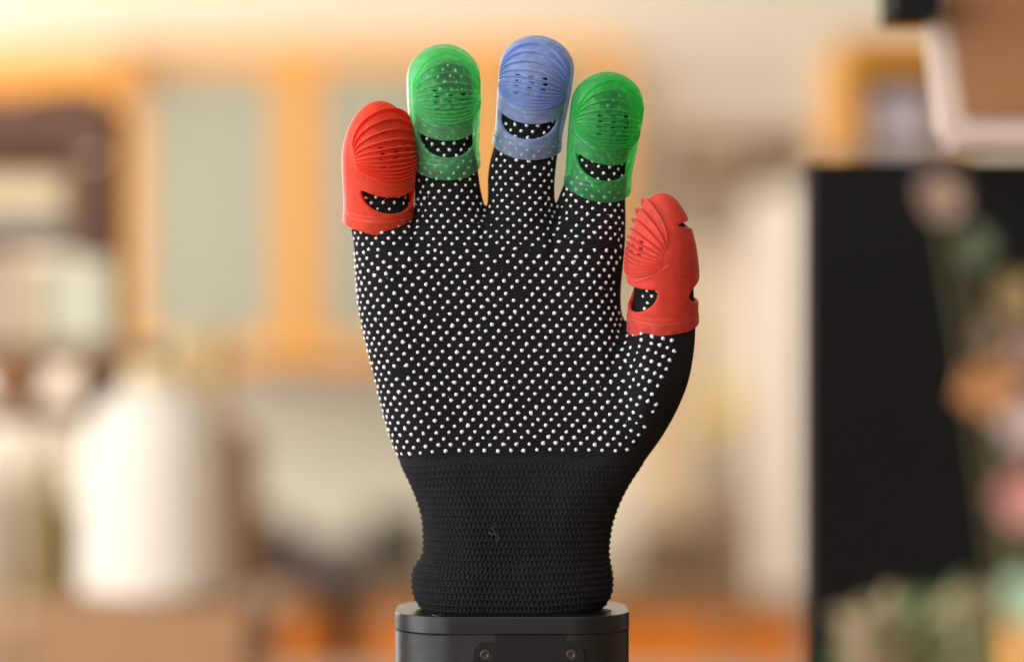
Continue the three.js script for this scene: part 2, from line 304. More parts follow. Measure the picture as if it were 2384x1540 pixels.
// white grip dots in a slanted lattice, laid along the surface
{
  const dots = [], S = 3.88, near = (x, y, z, r) => dots.some((d) => (d[0] - x) ** 2 + (d[1] - y) ** 2 + (d[2] - z) ** 2 < r * r);
  const R = rng(11);
  const XM = [[560, 1442], [640, 1434], [720, 1436], [745, 1452], [780, 1560], [822, 1566], [850, 1548], [877, 1543], [909, 1528], [932, 1527], [975, 1502], [1010, 1486], [1046, 1460], [1075, 1455]];
  const xmax = (Y) => { for (let i = 1; i < XM.length; i++) if (Y <= XM[i][0]) return lerp(XM[i - 1][1], XM[i][1], clamp((Y - XM[i - 1][0]) / (XM[i][0] - XM[i - 1][0]), 0, 1)); return 1455; };
  function walk(x0, yOf, phase, nzMin, ok, sp = S, gap = 1.9, size = 1) {
    for (const dir of [1, -1]) {
      let x = x0, s = 0, pz0 = frontZ(x, yOf(x)); if (pz0 === null) continue;
      let next = dir > 0 ? phase * sp : (1 - phase) * sp, last = [x, yOf(x), pz0];
      for (let n = 0; n < 4000; n++) {
        x += dir * 0.04; const y = yOf(x), z = frontZ(x, y); if (z === null) break;
        s += Math.hypot(x - last[0], y - last[1], z - last[2]); last = [x, y, z];
        if (s < next) continue;
        next += sp;
        const g = gradient(gloveF, x, y, z, 0.5); if (g[2] < nzMin) continue;
        const jx = (R() - 0.5) * 0.32, jy = (R() - 0.5) * 0.32, X = toX(x), Y = toY(y);
        if (!ok(X, Y) || R() < 0.006) continue;
        const zz = frontZ(x + jx, y + jy); if (zz === null || near(x, y, z, gap)) continue;
        dots.push([x + jx, y + jy, zz, ...g, size]);
      }
    }
  }
  for (let n = 0; n < 37; n++) {
    const Y = 1043 - n * 14.3, y0 = (770 - Y) * K;
    walk((1160 - 1192) * K, (x) => y0 - 1.9 * (Math.max(0, -x - 4) / 38) ** 2 + 0.015 * Math.max(0, x - 29) ** 2 + 0.6 * N3(x * 0.06, y0 * 0.06, 9.3), (n * 0.425) % 1, 0.03, (X, Yd) => X < xmax(Yd) && Yd > 585);
  }
  FINGERS.forEach((F, fi) => {
    const dx = (F.b[0] - F.a[0]) / (F.a[1] - F.b[1]);
    for (let n = 0; n < 36; n++) {
      const Y = (fi === 4 ? 800 : 612) - n * 13.6, Xc = axisX(F, Y) - (fi === 4 ? 36 : 0); if (Y < F.b[1] + 4) break;
      const y0 = (770 - Y) * K, xc = (Xc - 1192) * K;
      walk(xc, (x) => y0 + (x - xc) * -dx * 0.8 + 0.5 * N3(x * 0.1, y0 * 0.1, fi), (n * 0.43 + fi * 0.2) % 1, fi === 0 ? 0.2 : 0.42,
        fi === 4 ? (X, Yd) => Yd < 800 && X > 1458 && X < 1562 : (X, Yd) => Yd < 640 && Math.abs(X - axisX(F, Yd)) < 95, 3.55, 1.95, 0.88);
    }
  });
  // blobs of printed rubber, six shapes
  const shapes = [];
  for (let v = 0; v < 7; v++) {
    const r = rng(100 + v), seg = 10, rings = 3, P = [], I = [], lob = Array.from({ length: seg }, () => 0.9 + r() * 0.17);
    for (let q = 0; q < (v % 3) + (v > 3 ? 1 : 0); q++) lob[Math.floor(r() * seg)] += 0.12 + r() * 0.26;
    for (let k = 0; k <= rings; k++) { const a = (k / rings) * Math.PI / 2; for (let i = 0; i < seg; i++) { const t = (i / seg) * 6.2832, rad = 0.56 * Math.cos(a) * lerp(1, lob[i], Math.cos(a)); P.push(rad * Math.cos(t), rad * Math.sin(t), 0.46 * Math.sin(a) - 0.08); } }
    for (let k = 0; k < rings; k++) for (let i = 0; i < seg; i++) { const a = k * seg + i, b = k * seg + (i + 1) % seg; I.push(a, b, a + seg); if (k < rings - 1) I.push(b, b + seg, a + seg); }
    const g = new THREE.BufferGeometry(); g.setAttribute('position', new THREE.Float32BufferAttribute(P.map((q) => q / 1000), 3)); g.setIndex(I); g.computeVertexNormals(); shapes.push(g);
  }
  const rubber = phys(0.72, 0.70, 0.75, { roughness: 0.55 });
  const Q = new THREE.Quaternion(), Zx = new THREE.Vector3(0, 0, 1);
  const placed = dots.map((d) => {
    const nrm = new THREE.Vector3(d[3], d[4], d[5]); Q.setFromUnitVectors(Zx, nrm);
    const q = Q.clone().multiply(new THREE.Quaternion().setFromAxisAngle(Zx, R() * 6.28)), s = (0.94 + R() * 0.2 + (R() < 0.03 ? -0.25 : 0)) * d[6];
    return { m: new THREE.Matrix4().compose(new THREE.Vector3(d[0] / 1000, d[1] / 1000, d[2] / 1000), q, new THREE.Vector3(s, s, s * (0.85 + R() * 0.3))), v: Math.floor(R() * 7), size: s * d[5] - (toY(d[1]) < 460 ? 0.5 : 0) };
  });
  placed.sort((a, b) => b.size - a.size);
  placed.slice(0, 300).forEach((p) => { const o = part('grip_dot', shapes[p.v], rubber, glove); o.applyMatrix4(p.m); });
  const rest = part('grip_dot_field', mergeGeometries(placed.slice(300).map((p) => shapes[p.v].clone().applyMatrix4(p.m))), rubber, glove); rest.userData.kind = 'stuff';
  // crumbs of rubber left between the dots
  const crumbs = [];
  for (let i = 0; i < 90; i++) { const d = dots[Math.floor(R() * dots.length)], x = d[0] + (R() - 0.5) * 3, y = d[1] + (R() - 0.5) * 3, z = frontZ(x, y); if (z === null) continue; const g = new THREE.IcosahedronGeometry((0.05 + R() * 0.09) / 1000, 0); g.translate(x / 1000, y / 1000, (z + 0.08) / 1000); crumbs.push(g); }
  part('rubber_crumbs', mergeGeometries(crumbs), rubber, glove).userData.kind = 'stuff';
}
// loose lint and yarn fuzz
{
  const lint = std(0.30, 0.30, 0.31, 0.8), r = rng(5), P3 = (X, Y, o) => { const x = (X - 1192) * K, y = (770 - Y) * K; return new THREE.Vector3(x / 1000, y / 1000, ((frontZ(x, y) ?? 15) + o) / 1000); };
  part('lint_fibre', new THREE.TubeGeometry(new THREE.CatmullRomCurve3([[1140, 1226], [1147, 1231], [1155, 1232], [1161, 1237], [1158, 1245], [1154, 1252]].map(([X, Y], i) => P3(X, Y, 0.9 + 0.2 * Math.sin(i)))), 24, 0.000025, 4), lint, glove);
  part('lint_fibre', new THREE.TubeGeometry(new THREE.CatmullRomCurve3([[1155, 1232], [1151, 1222], [1146, 1218], [1153, 1211], [1150, 1205]].map(([X, Y], i) => P3(X, Y, 0.9 + 0.2 * Math.cos(i)))), 20, 0.00002, 4), lint, glove);
  const fuzz = [], hair = (p, n) => {
    const l = (0.5 + r() * 1.6) / 1000, t = new THREE.Vector3(r() - 0.5, r() - 0.5, r() - 0.5), q = p.clone().addScaledVector(n, l * 0.5).addScaledVector(t, l * 0.5), e = p.clone().addScaledVector(n, l * 0.7).addScaledVector(t, l * 1.3);
    fuzz.push(new THREE.TubeGeometry(new THREE.QuadraticBezierCurve3(p, q, e), 5, 0.000022, 3));
  };
  for (let i = 0; i < 170; i++) { const [x, y] = outline[Math.floor(r() * outline.length)]; if (toY(y) > 1415 || toY(y) < 400) continue; const g = gradient((a, b) => -D2(a, b), x, y, 0, 0.5); hair(new THREE.Vector3(x / 1000, y / 1000, (centreZ(toX(x), toY(y)) + (r() - 0.5) * 6) / 1000), new THREE.Vector3(g[0], g[1], 0)); }
  for (let i = 0; i < 130; i++) { const X = 840 + r() * 760, Y = 560 + r() * 850, x = (X - 1192) * K, y = (770 - Y) * K; if (D2(x, y) < 2) continue; hair(P3(X, Y, 0.1), new THREE.Vector3(0, 0, 1)); }
  part('yarn_fuzz', mergeGeometries(fuzz), std(0.06, 0.055, 0.05, 0.9), glove).userData.kind = 'stuff';
}

// ------------------------------------------------------------------ silicone finger caps (one mould, mm)
const CH = 38.6, CA = 10.75;
let domeX = 27.8, domeZ = 12.5, mouthTop = 11.1, mouthSag = 1.7, nailHalf = 6.2;   // where the dome begins, seen from the front and from the side
function capRaw(x, y, z) {
  const a = CA * (0.915 + 0.085 * sstep(4, 24, y)), b = CA * (0.93 + 0.04 * sstep(4, 18, y));
  const ax = x * x / (a * a), az = z * z / (b * b), gx = Math.max(0, (y - domeX) / (CH - domeX)) ** 2, gz = Math.max(0, (y - domeZ) / (CH - domeZ)) ** 1.85;
  const w = az / (ax + az + 0.02);
  return Math.sqrt(ax + az + lerp(gx, gz, w) + 1e-6) - 1;
}
function capOuter(x, y, z) {
  const e = 0.05, f = capRaw(x, y, z), g = Math.hypot(capRaw(x + e, y, z) - f, capRaw(x, y + e, z) - f, capRaw(x, y, z + e) - f) / e;
  return f / Math.max(g, 0.03);
}
const smax = (a, b, k) => { const h = Math.max(k - Math.abs(a - b), 0) / k; return Math.max(a, b) + h * h * k * 0.25; };
const ell = (u, v, a, b) => (Math.hypot(u / a, v / b) - 1) * Math.min(a, b);
const padEdge = (phi) => 22 - 7.2 * Math.pow(Math.max(0, Math.cos(phi)), 1.1);
function capF(x, y, z) {
  const o = capOuter(x, y, z), phi = Math.atan2(x, z), u = phi * 10.6;
  let lift = 0.2 * (1 - sstep(3.6, 4.1, y)) + 0.14 * (1 - sstep(5.0, 5.3, y)) * (z > 0 ? 1 : 0);
  if (z > 0 && Math.abs(phi) < 1.4 && y < 30) { const q = y - padEdge(phi); lift += 0.16 * Math.exp(-((q / 0.28) ** 2)); }
  let f = smax(o - lift, -(o + 1.15), 0.25);
  f = smax(f, -(y - (z < 0 ? 0.4 : -1.7) * z * z / 100 - 0.6), 0.5);
  if (z > -2) f = smax(f, -smax(ell(u, y - 12.8, 11.2, 6.9), y - mouthTop - mouthSag * (u / 9.5) ** 2, 1.1), 0.45);
  if (z < 0) {
    const ub = (Math.PI - Math.abs(phi)) * 10.4;
    f = smax(f, -ell(ub, y - 10.8, 11.2, 3.4), 0.5);
    f = smax(f, -ell(x, y - 30.9 - 0.25 * (Math.abs(x) - 7), nailHalf, 1.25), 0.4);
  } else if (y > 18) for (let r = 0; r < 4; r++) for (let c = -1; c <= 1; c++) {
    const hx = Math.abs(x - c * 3.9 - 0.35 * (r % 2)) - 0.72, hy = Math.abs(y - (26.3 - r * 1.75 + 0.12 * c)) - 0.4;
    f = Math.max(f, -Math.max(hx, hy));
  }
  return f;
}
function mould() {
const capNet = surfaceNets(capF, [-12.6, -2.4, -12.6], [12.6, 40, 12.6], 0.3, 1.9);
const shellGeo = toGeometry(capNet, capF, 0.12);
const ribGeos = [];
{
  const surf = (x, y) => { let a = 0, b = 13; for (let i = 0; i < 22; i++) { const m = (a + b) / 2; if (capRaw(x, y, m) < 0) a = m; else b = m; } return [x, y, a]; };
  const tops = [36.6, 34.2, 31.4, 28.6, 26.3, 24.4, 22.7, 21.2, 19.9, 18.7, 17.6, 16.6];
  tops.forEach((yt, k) => {
    const P = [], I = [], n = 40, hh = lerp(1.5, 0.75, k / 11), th = 0.27;
    for (let i = 0; i <= n; i++) {
      const t = i / n * 2 - 1, at = (q) => { const w = q * 1.36; return surf(10.15 * Math.sin(w), 21.6 + (yt - 21.6) * Math.pow(Math.cos(w), yt > 26 ? 0.85 : 1.05)); };
      const p = at(t), nr = gradient(capOuter, ...p, 0.1), p2 = at(t + 0.01);
      const tg = new THREE.Vector3(p2[0] - p[0], p2[1] - p[1], p2[2] - p[2]).normalize(), N = new THREE.Vector3(...nr), Bv = new THREE.Vector3().crossVectors(N, tg).normalize();
      const h = hh * Math.pow(Math.max(0, 1 - t * t), 0.6) + 0.03, w = th * (0.35 + 0.65 * Math.sqrt(Math.max(0, 1 - t * t)));
      for (const [q, o] of [[-w * 1.3, -0.15], [-w * 0.85, h * 0.55], [-w * 0.35, h], [w * 0.35, h], [w * 0.85, h * 0.55], [w * 1.3, -0.15]]) P.push((p[0] + Bv.x * q + N.x * o) / 1000, (p[1] + Bv.y * q + N.y * o) / 1000, (p[2] + Bv.z * q + N.z * o) / 1000);
    }
    for (let i = 0; i < n; i++) for (let q = 0; q < 5; q++) { const a = i * 6 + q; I.push(a, a + 6, a + 1, a + 1, a + 6, a + 7); }
    const g = new THREE.BufferGeometry(); g.setAttribute('position', new THREE.Float32BufferAttribute(P, 3)); g.setIndex(I); g.computeVertexNormals(); ribGeos.push(g);
  });
}
return { shellGeo, ribGeos };
}
const wideMould = mould();
domeX = 20.5; domeZ = 11.5;
const slimMould = mould();
mouthTop = 13.4; mouthSag = 0.2; nailHalf = 8.1;
const thumbMould = mould();
// silicone tint: uneven pigment, pale dust specks and scuffs
function tint(seed, specks) {
  const r = rng(seed), W = 512, a = new Float32Array(W * W), streak = new Float32Array(W * W);
  for (let i = 0; i < specks; i++) { const x = Math.floor(r() * W), y = Math.floor(r() * W), n = r() < 0.8 ? 1 : 2; for (let q = 0; q < n; q++) for (let p = 0; p < n; p++) a[((y + q) % W) * W + ((x + p) % W)] = 0.4 + r() * 0.6; }
  for (let i = 0; i < specks / 40; i++) { let x = r() * W, y = r() * W, t = r() * 6.28; for (let k = 0; k < 14 + r() * 30; k++) { t += (r() - 0.5) * 0.3; x += Math.cos(t); y += Math.sin(t); a[((Math.floor(y) + W) % W) * W + ((Math.floor(x) + W) % W)] = 0.35; } }
  return (rgb, pale) => dataTex(W, W, (u, v, x, y) => { const n = 1 + 0.10 * N3(x * 0.02, y * 0.02, seed) + 0.07 * N3(x * 0.09, y * 0.09, seed + 3), s = a[y * W + x]; return rgb.map((c, i) => lerp(c * n, pale[i], s)); }, true);
}
const silicone = (map, t, rough, o = {}) => { map.repeat.set(1 / 0.0235, 1 / 0.0235); return phys(1, 1, 1, { map, transmission: t, thickness: 0, roughness: rough, ior: 1.41, specularIntensity: 0.8, ...o }); };
const dusty = tint(31, 420), clean = tint(47, 90);
const RED = silicone(dusty([1.0, 0.34, 0.19], [1, 0.66, 0.56]), 0.60, 0.56), RED2 = silicone(dusty([0.94, 0.31, 0.23], [1, 0.66, 0.58]), 0.52, 0.64);
const GREEN = silicone(clean([0.69, 0.985, 0.79], [0.95, 1, 0.96]), 0.89, 0.39), GREEN2 = silicone(clean([0.50, 0.95, 0.66], [0.85, 1, 0.9]), 0.89, 0.40), BLUE = silicone(clean([0.75, 0.825, 0.97], [0.93, 0.96, 1]), 0.76, 0.50);
function cap(X, Y, z, roll, yaw, sx, sy, mat, label, { shellGeo, ribGeos } = wideMould, tilt = TILT) {
  const c = thing('finger_cap', label, 'finger cap', [unX(X, z) / 1000, EYE + unY(Y, z) / 1000, z / 1000], 'silicone finger caps');
  const q = new THREE.Quaternion().setFromAxisAngle(new THREE.Vector3(0, 0, 1), -roll * Math.PI / 180)
    .multiply(new THREE.Quaternion().setFromAxisAngle(new THREE.Vector3(1, 0, 0), tilt)).multiply(new THREE.Quaternion().setFromAxisAngle(new THREE.Vector3(0, 1, 0), yaw * Math.PI / 180));
  c.quaternion.copy(q); c.scale.set(sx, sy, sx);
  part('shell', shellGeo, mat, c);
  for (const g of ribGeos) part('rib', g, mat, c);
  return c;
}
const zAt = (i) => bendZ(FINGERS[i], FINGERS[i].bend);
cap(881, 522, zAt(0), 1.5, 34, 1.07, 0.985, RED, 'red ribbed silicone finger cap on the little finger of the glove', slimMould);
cap(1038, 392, zAt(1), -1, 12, 1.035, 0.985, GREEN, 'pale green translucent silicone finger cap on the ring finger of the glove');
cap(1226, 346, zAt(2), 7.5, -9, 1.04, 0.90, BLUE, 'milky blue silicone finger cap on the middle finger of the glove');
cap(1388, 442, zAt(3), 7, 14, 1.02, 0.945, GREEN2, 'deep green translucent silicone finger cap on the index finger of the glove');
cap(1544, 760, zAt(4) + 6, -1.5, -73, 1.06, 1.07, RED2, 'red silicone finger cap on the thumb, its spiky ribs seen from the side', thumbMould);

// ------------------------------------------------------------------ printed wrist housing
const layers = dataTex(64, 512, (u, v, x, y) => 0.5 + 0.28 * Math.sin(v * Math.PI * 2 * 64) + 0.3 * N3(x * 0.02, y * 0.9, 1));
layers.repeat.set(100, 1000 / (64 * 0.28));
const print_rough = dataTex(256, 256, (u, v, x, y) => 0.5 + 0.12 * N3(x * 0.05, y * 0.35, 2) + 0.08 * N3(x * 0.2, y * 0.8, 9));
print_rough.repeat.set(30, 30);
const plastic = phys(0.007, 0.0075, 0.0085, { roughness: 0.74, specularIntensity: 0.9, roughnessMap: print_rough, bumpMap: layers, bumpScale: 0.00006 });
const grime = tint(61, 260)([0.088, 0.090, 0.096], [0.34, 0.32, 0.30]); grime.repeat.set(1 / 0.07, 1 / 0.07);
plastic.map = grime; plastic.color.setRGB(1, 1, 1);
const top_grain = dataTex(256, 256, (u, v, x, y) => 0.5 + 0.5 * N3(x * 0.5, y * 0.5, 3));
top_grain.repeat.set(40, 40);
const plastic_top = phys(1, 1, 1, { map: grime, roughness: 0.34, specularIntensity: 1.0, bumpMap: top_grain, bumpScale: 0.00004 });
const HB = 0.0705 / 2, HD = 0.024, HC = 0.0175, HY = EYE + (770 - 1416) * K / 1000, TABLE = 1.12;
function roundRect(hw, hd, r, hole) {
  const s = new THREE.Shape(); s.moveTo(-hw + r, -hd); s.lineTo(hw - r, -hd); s.absarc(hw - r, -hd + r, r, -Math.PI / 2, 0); s.lineTo(hw, hd - r); s.absarc(hw - r, hd - r, r, 0, Math.PI / 2); s.lineTo(-hw + r, hd); s.absarc(-hw + r, hd - r, r, Math.PI / 2, Math.PI); s.lineTo(-hw, -hd + r); s.absarc(-hw + r, -hd + r, r, Math.PI, Math.PI * 1.5);
  return s;
}
const wrist = thing('wrist_housing', 'black printed plastic wrist housing under the glove cuff', 'housing', [0, TABLE, -0.002]);
const top = HY - TABLE, lidH = 0.0052;
function slab(hw, hd, r, y0, y1, bev) {
  const g = new THREE.ExtrudeGeometry(roundRect(hw - bev, hd - bev, r - bev), { depth: y1 - y0 - 2 * bev, bevelEnabled: true, bevelSize: bev, bevelThickness: bev, bevelSegments: 2, curveSegments: 20 });
  g.rotateX(-Math.PI / 2); g.translate(0, y0 + bev, 0);
  const p = g.attributes.position, n = g.attributes.normal, uv = g.attributes.uv;
  for (let i = 0; i < p.count; i++) uv.setXY(i, Math.abs(n.getX(i)) > Math.abs(n.getZ(i)) ? p.getZ(i) : p.getX(i), Math.abs(n.getY(i)) > 0.9 ? p.getZ(i) : p.getY(i));
  return g;
}
part('body', slab(HB - 0.0001, HD - 0.0001, HC, 0, top - lidH - 0.00012, 0.0002), plastic, wrist);
part('lid', slab(HB, HD, HC, top - lidH, top, 0.00035), plastic_top, wrist);
part('wrist_neck', new THREE.CylinderGeometry(1, 1, 0.006, 40).scale(0.0262, 1, 0.0165).translate(0.0005, top + 0.002, 0.001), std(0.008, 0.008, 0.008, 0.6), wrist);
{
  const d = DIST - HD, fx = (X) => (X - 1192) * K * (d / DIST) / 1000, fy = (Y) => EYE + (770 - Y) * K * (d / DIST) / 1000 - TABLE, z = HD;
  const r = 0.0037, xl = fx(1130), xr = fx(1331), ys = fy(1525), yt = fy(1480), s = new THREE.Shape();
  const ix0 = fx(1151), ix1 = fx(1313);
  s.moveTo(ix0, yt); s.lineTo(ix0, ys + r * 1.25); s.quadraticCurveTo(ix0, ys + r, ix0 - 0.0012, ys + r); s.lineTo(xl, ys + r); s.absarc(xl, ys, r, Math.PI / 2, Math.PI); s.lineTo(xl - r, ys - 0.03);
  s.lineTo(xr + r, ys - 0.03); s.lineTo(xr + r, ys); s.absarc(xr, ys, r, 0, Math.PI / 2); s.lineTo(ix1 + 0.0012, ys + r); s.quadraticCurveTo(ix1, ys + r, ix1, ys + r * 1.25); s.lineTo(ix1, yt); s.closePath();
  for (const x of [xl, xr]) { const h = new THREE.Path(); h.absarc(x, ys, 0.0019, 0, Math.PI * 2, true); s.holes.push(h); }
  const diag = dataTex(256, 256, (u, v) => 0.5 + 0.5 * Math.sin((u + v) * Math.PI * 2 * 12)); diag.repeat.set(1000 / (12 * 0.55), 1000 / (12 * 0.55));
  const pm = phys(0.007, 0.007, 0.0075, { roughness: 0.42, specularIntensity: 0.6, bumpMap: diag, bumpScale: 0.00003 });
  const g = new THREE.ExtrudeGeometry(s, { depth: 0.0006, bevelEnabled: true, bevelSize: 0.0001, bevelThickness: 0.0002, bevelSegments: 2, curveSegments: 18 }); g.translate(0, 0, z - 0.0002);
  const panel = part('access_panel', g, pm, wrist);
  const steel = std(0.13, 0.115, 0.11, 0.28, { metalness: 1 });
  for (const x of [xl, xr]) {
    const h = new THREE.Shape(); h.absarc(0, 0, 0.00145, 0, Math.PI * 2); const hex = new THREE.Path(); for (let i = 0; i <= 6; i++) { const a = -(i / 6) * Math.PI * 2 + 0.3; const q = [0.00078 * Math.cos(a), 0.00078 * Math.sin(a)]; i ? hex.lineTo(...q) : hex.moveTo(...q); } h.holes.push(hex);
    const sg = new THREE.ExtrudeGeometry(h, { depth: 0.0004, bevelEnabled: true, bevelSize: 0.00012, bevelThickness: 0.00015, bevelSegments: 2, curveSegments: 16 });
    const sc = part('screw', sg, steel, wrist); sc.position.set(x, ys, z - 0.0001);
    part('hex_socket', new THREE.CircleGeometry(0.001, 6).translate(0, 0, 0.00008), std(0.03, 0.027, 0.025, 0.4), sc);
  }
  // recessed screw seats in the lid
  for (const [x, zz, rr] of [[-0.0262, -0.012, 0.0022], [0.0275, 0.0075, 0.0022], [-0.0215, 0.0195, 0.0018]]) {
    const seat = part('screw_seat', new THREE.TorusGeometry(rr, 0.00022, 8, 28).rotateX(Math.PI / 2), plastic_top, wrist); seat.position.set(x, top + 0.00005, zz);
    const head = part('screw_head', new THREE.CylinderGeometry(rr * 0.8, rr * 0.85, 0.0005, 20), steel, wrist); head.position.set(x, top - 0.0001, zz);
  }
  const slot = part('alignment_slot', boxAt(-0.0007, 0.0007, -0.00008, 0.00008, -0.0002, 0.0002), std(0.004, 0.004, 0.004, 0.9), wrist); slot.position.set(-HB + 0.0011, top - 0.0022, 0.0125); slot.rotation.y = -0.95;
}

// ------------------------------------------------------------------ background: bench, cabinets, counter
const woodTex = (a, b, seed) => dataTex(256, 256, (u, v, x, y) => { const n = 0.5 + 0.5 * N3(x * 0.02 + 3 * N3(x * 0.01, y * 0.01, seed), y * 0.12, seed) ; return [0, 1, 2].map((i) => lerp(a[i], b[i], n)); }, true);
const oakTex = woodTex([0.89, 0.63, 0.20], [0.82, 0.54, 0.13], 1), darkTex = woodTex([0.42, 0.23, 0.03], [0.33, 0.17, 0.02], 4), deepTex = woodTex([0.92, 0.53, 0.08], [0.84, 0.46, 0.05], 6), tanTex = woodTex([0.74, 0.56, 0.39], [0.60, 0.43, 0.28], 7);
const oak = std(1, 1, 1, 0.45, { map: oakTex }), dark_wood = std(1, 1, 1, 0.5, { map: darkTex }), deep_oak = std(1, 1, 1, 0.85, { map: deepTex }), tan_wood = std(1, 1, 1, 0.5, { map: tanTex });
const sage = std(0.50, 0.49, 0.36, 0.6), cream = std(0.78, 0.62, 0.38, 0.7), white_paint = std(0.80, 0.76, 0.73, 0.6), black_paint = phys(0.0065, 0.006, 0.0054, { roughness: 0.8, specularIntensity: 0.35 }), brown = std(0.26, 0.15, 0.07, 0.7), steel_grey = std(0.33, 0.28, 0.23, 0.5);

const bench = thing('workbench', 'tan wooden workbench that carries the black wrist housing', 'bench');
part('bench_top', boxAt(-0.75, 0.85, TABLE - 0.03, TABLE - 0.0005, pz(2.09), 0.36), tan_wood, bench);
for (const [x, z] of [[-0.7, 0.3], [0.8, 0.3], [-0.7, pz(2.0)], [0.8, pz(2.0)]]) part('leg', boxAt(x - 0.03, x + 0.03, 0, TABLE - 0.03, z - 0.03, z + 0.03), tan_wood, bench);

// wall cabinets with framed panels
function wallCabinet(X0, X1, Y0, Y1, d, label, inside) {
  const c = thing('wall_cabinet', label, 'cabinet', [0, 0, 0], 'oak wall cabinets');
  const deep = pz(d) - RZ0, t = 20 * 0.75 / 6;
  part('carcass', mergeGeometries([pbox(X0, X1, Y0, Y0 + 14, d + 0.022, deep - 0.024), pbox(X0, X1, Y1 - 14, Y1, d + 0.022, deep - 0.024), pbox(X0, X0 + 14, Y0 + 14, Y1 - 14, d + 0.022, deep - 0.024), pbox(X1 - 14, X1, Y0 + 14, Y1 - 14, d + 0.022, deep - 0.024), pbox(X0 + 14, X1 - 14, Y0 + 14, Y1 - 14, d + deep - 0.02, 0.016)]), oak, c);
  for (const y of inside.shelves) part('shelf', pbox(X0 + 14, X1 - 14, y, y + 12, d + 0.06, deep - 0.09), oak, c);
  const door = part('door', pbox(X0 + 2, X0 + 46, Y0 + 2, Y1 - 2, d, 0.02), oak, c);
  part('stile', pbox(X1 - 46, X1 - 2, Y0 + 2, Y1 - 2, d, 0.02), oak, door);
  part('rail', pbox(X0 + 46, X1 - 46, Y0 + 2, Y0 + 56, d, 0.02), oak, door);
  part('rail', pbox(X0 + 46, X1 - 46, Y1 - 50, Y1 - 2, d, 0.02), oak, door);
  part('pane', pbox(X0 + 46, X1 - 46, Y0 + 56, Y1 - 50, d + 0.006, 0.006), pane_mat, door);
  return c;
}
const pane_mat = phys(0.72, 0.72, 0.58, { transmission: 0.72, thickness: 0, roughness: 0.3 });
wallCabinet(285, 690, 105, 845, 6.0, 'oak wall cabinet with a pale pane, above the grey wall, next to the dark shelf', { shelves: [330, 570] });
wallCabinet(692, 1120, 100, 845, 6.0, 'oak wall cabinet with a pale pane, behind the little and ring fingers', { shelves: [330, 570] });
wallCabinet(1122, 1455, 95, 560, 6.0, 'short oak wall cabinet at the end of the row, behind the index finger', { shelves: [330] });
function cabinetItem(name, X0, X1, Y0, Y1, d, deep, mat, label, cat) { const o = part(numbered(name), pbox(X0, X1, Y0, Y1, d, deep), mat, scene); o.userData = { label, category: cat }; return o; }
const boxRound = (X0, X1, Y0, Y1, d, deep, r) => { const g = new RoundedBoxGeometry(px(X1, d) - px(X0, d), py(Y0, d) - py(Y1, d), deep, 2, r); g.translate((px(X0, d) + px(X1, d)) / 2, (py(Y0, d) + py(Y1, d)) / 2, pz(d) - deep / 2); return g; };
function boxThing(name, X0, X1, Y0, Y1, d, deep, mat, label, cat, r = 0.01) { const o = part(numbered(name), boxRound(X0, X1, Y0, Y1, d, deep, r), mat, scene); o.userData = { label, category: cat }; return o; }
boxThing('file_box', 420, 520, 430, 569, 6.1, 0.2, std(0.45, 0.40, 0.28, 0.8), 'olive file box on the middle shelf of the oak cabinet', 'box');
boxThing('file_box', 545, 615, 650, 828, 6.1, 0.2, std(0.22, 0.25, 0.19, 0.8), 'dark green file box on the floor of the oak cabinet', 'box');
boxThing('file_box', 420, 530, 690, 828, 6.1, 0.2, std(0.7, 0.62, 0.45, 0.8), 'cream file box on the floor of the oak cabinet', 'box');
boxThing('file_box', 425, 600, 215, 329, 6.1, 0.2, std(0.30, 0.28, 0.22, 0.8), 'grey file box on the top shelf of the oak cabinet', 'box');
boxThing('file_box', 770, 850, 640, 828, 6.1, 0.2, std(0.20, 0.15, 0.13, 0.8), 'dark brown file box behind the little finger', 'box');
boxThing('file_box', 760, 900, 180, 329, 6.1, 0.2, std(0.32, 0.27, 0.20, 0.8), 'grey brown file box on the top shelf behind the fingers', 'box');

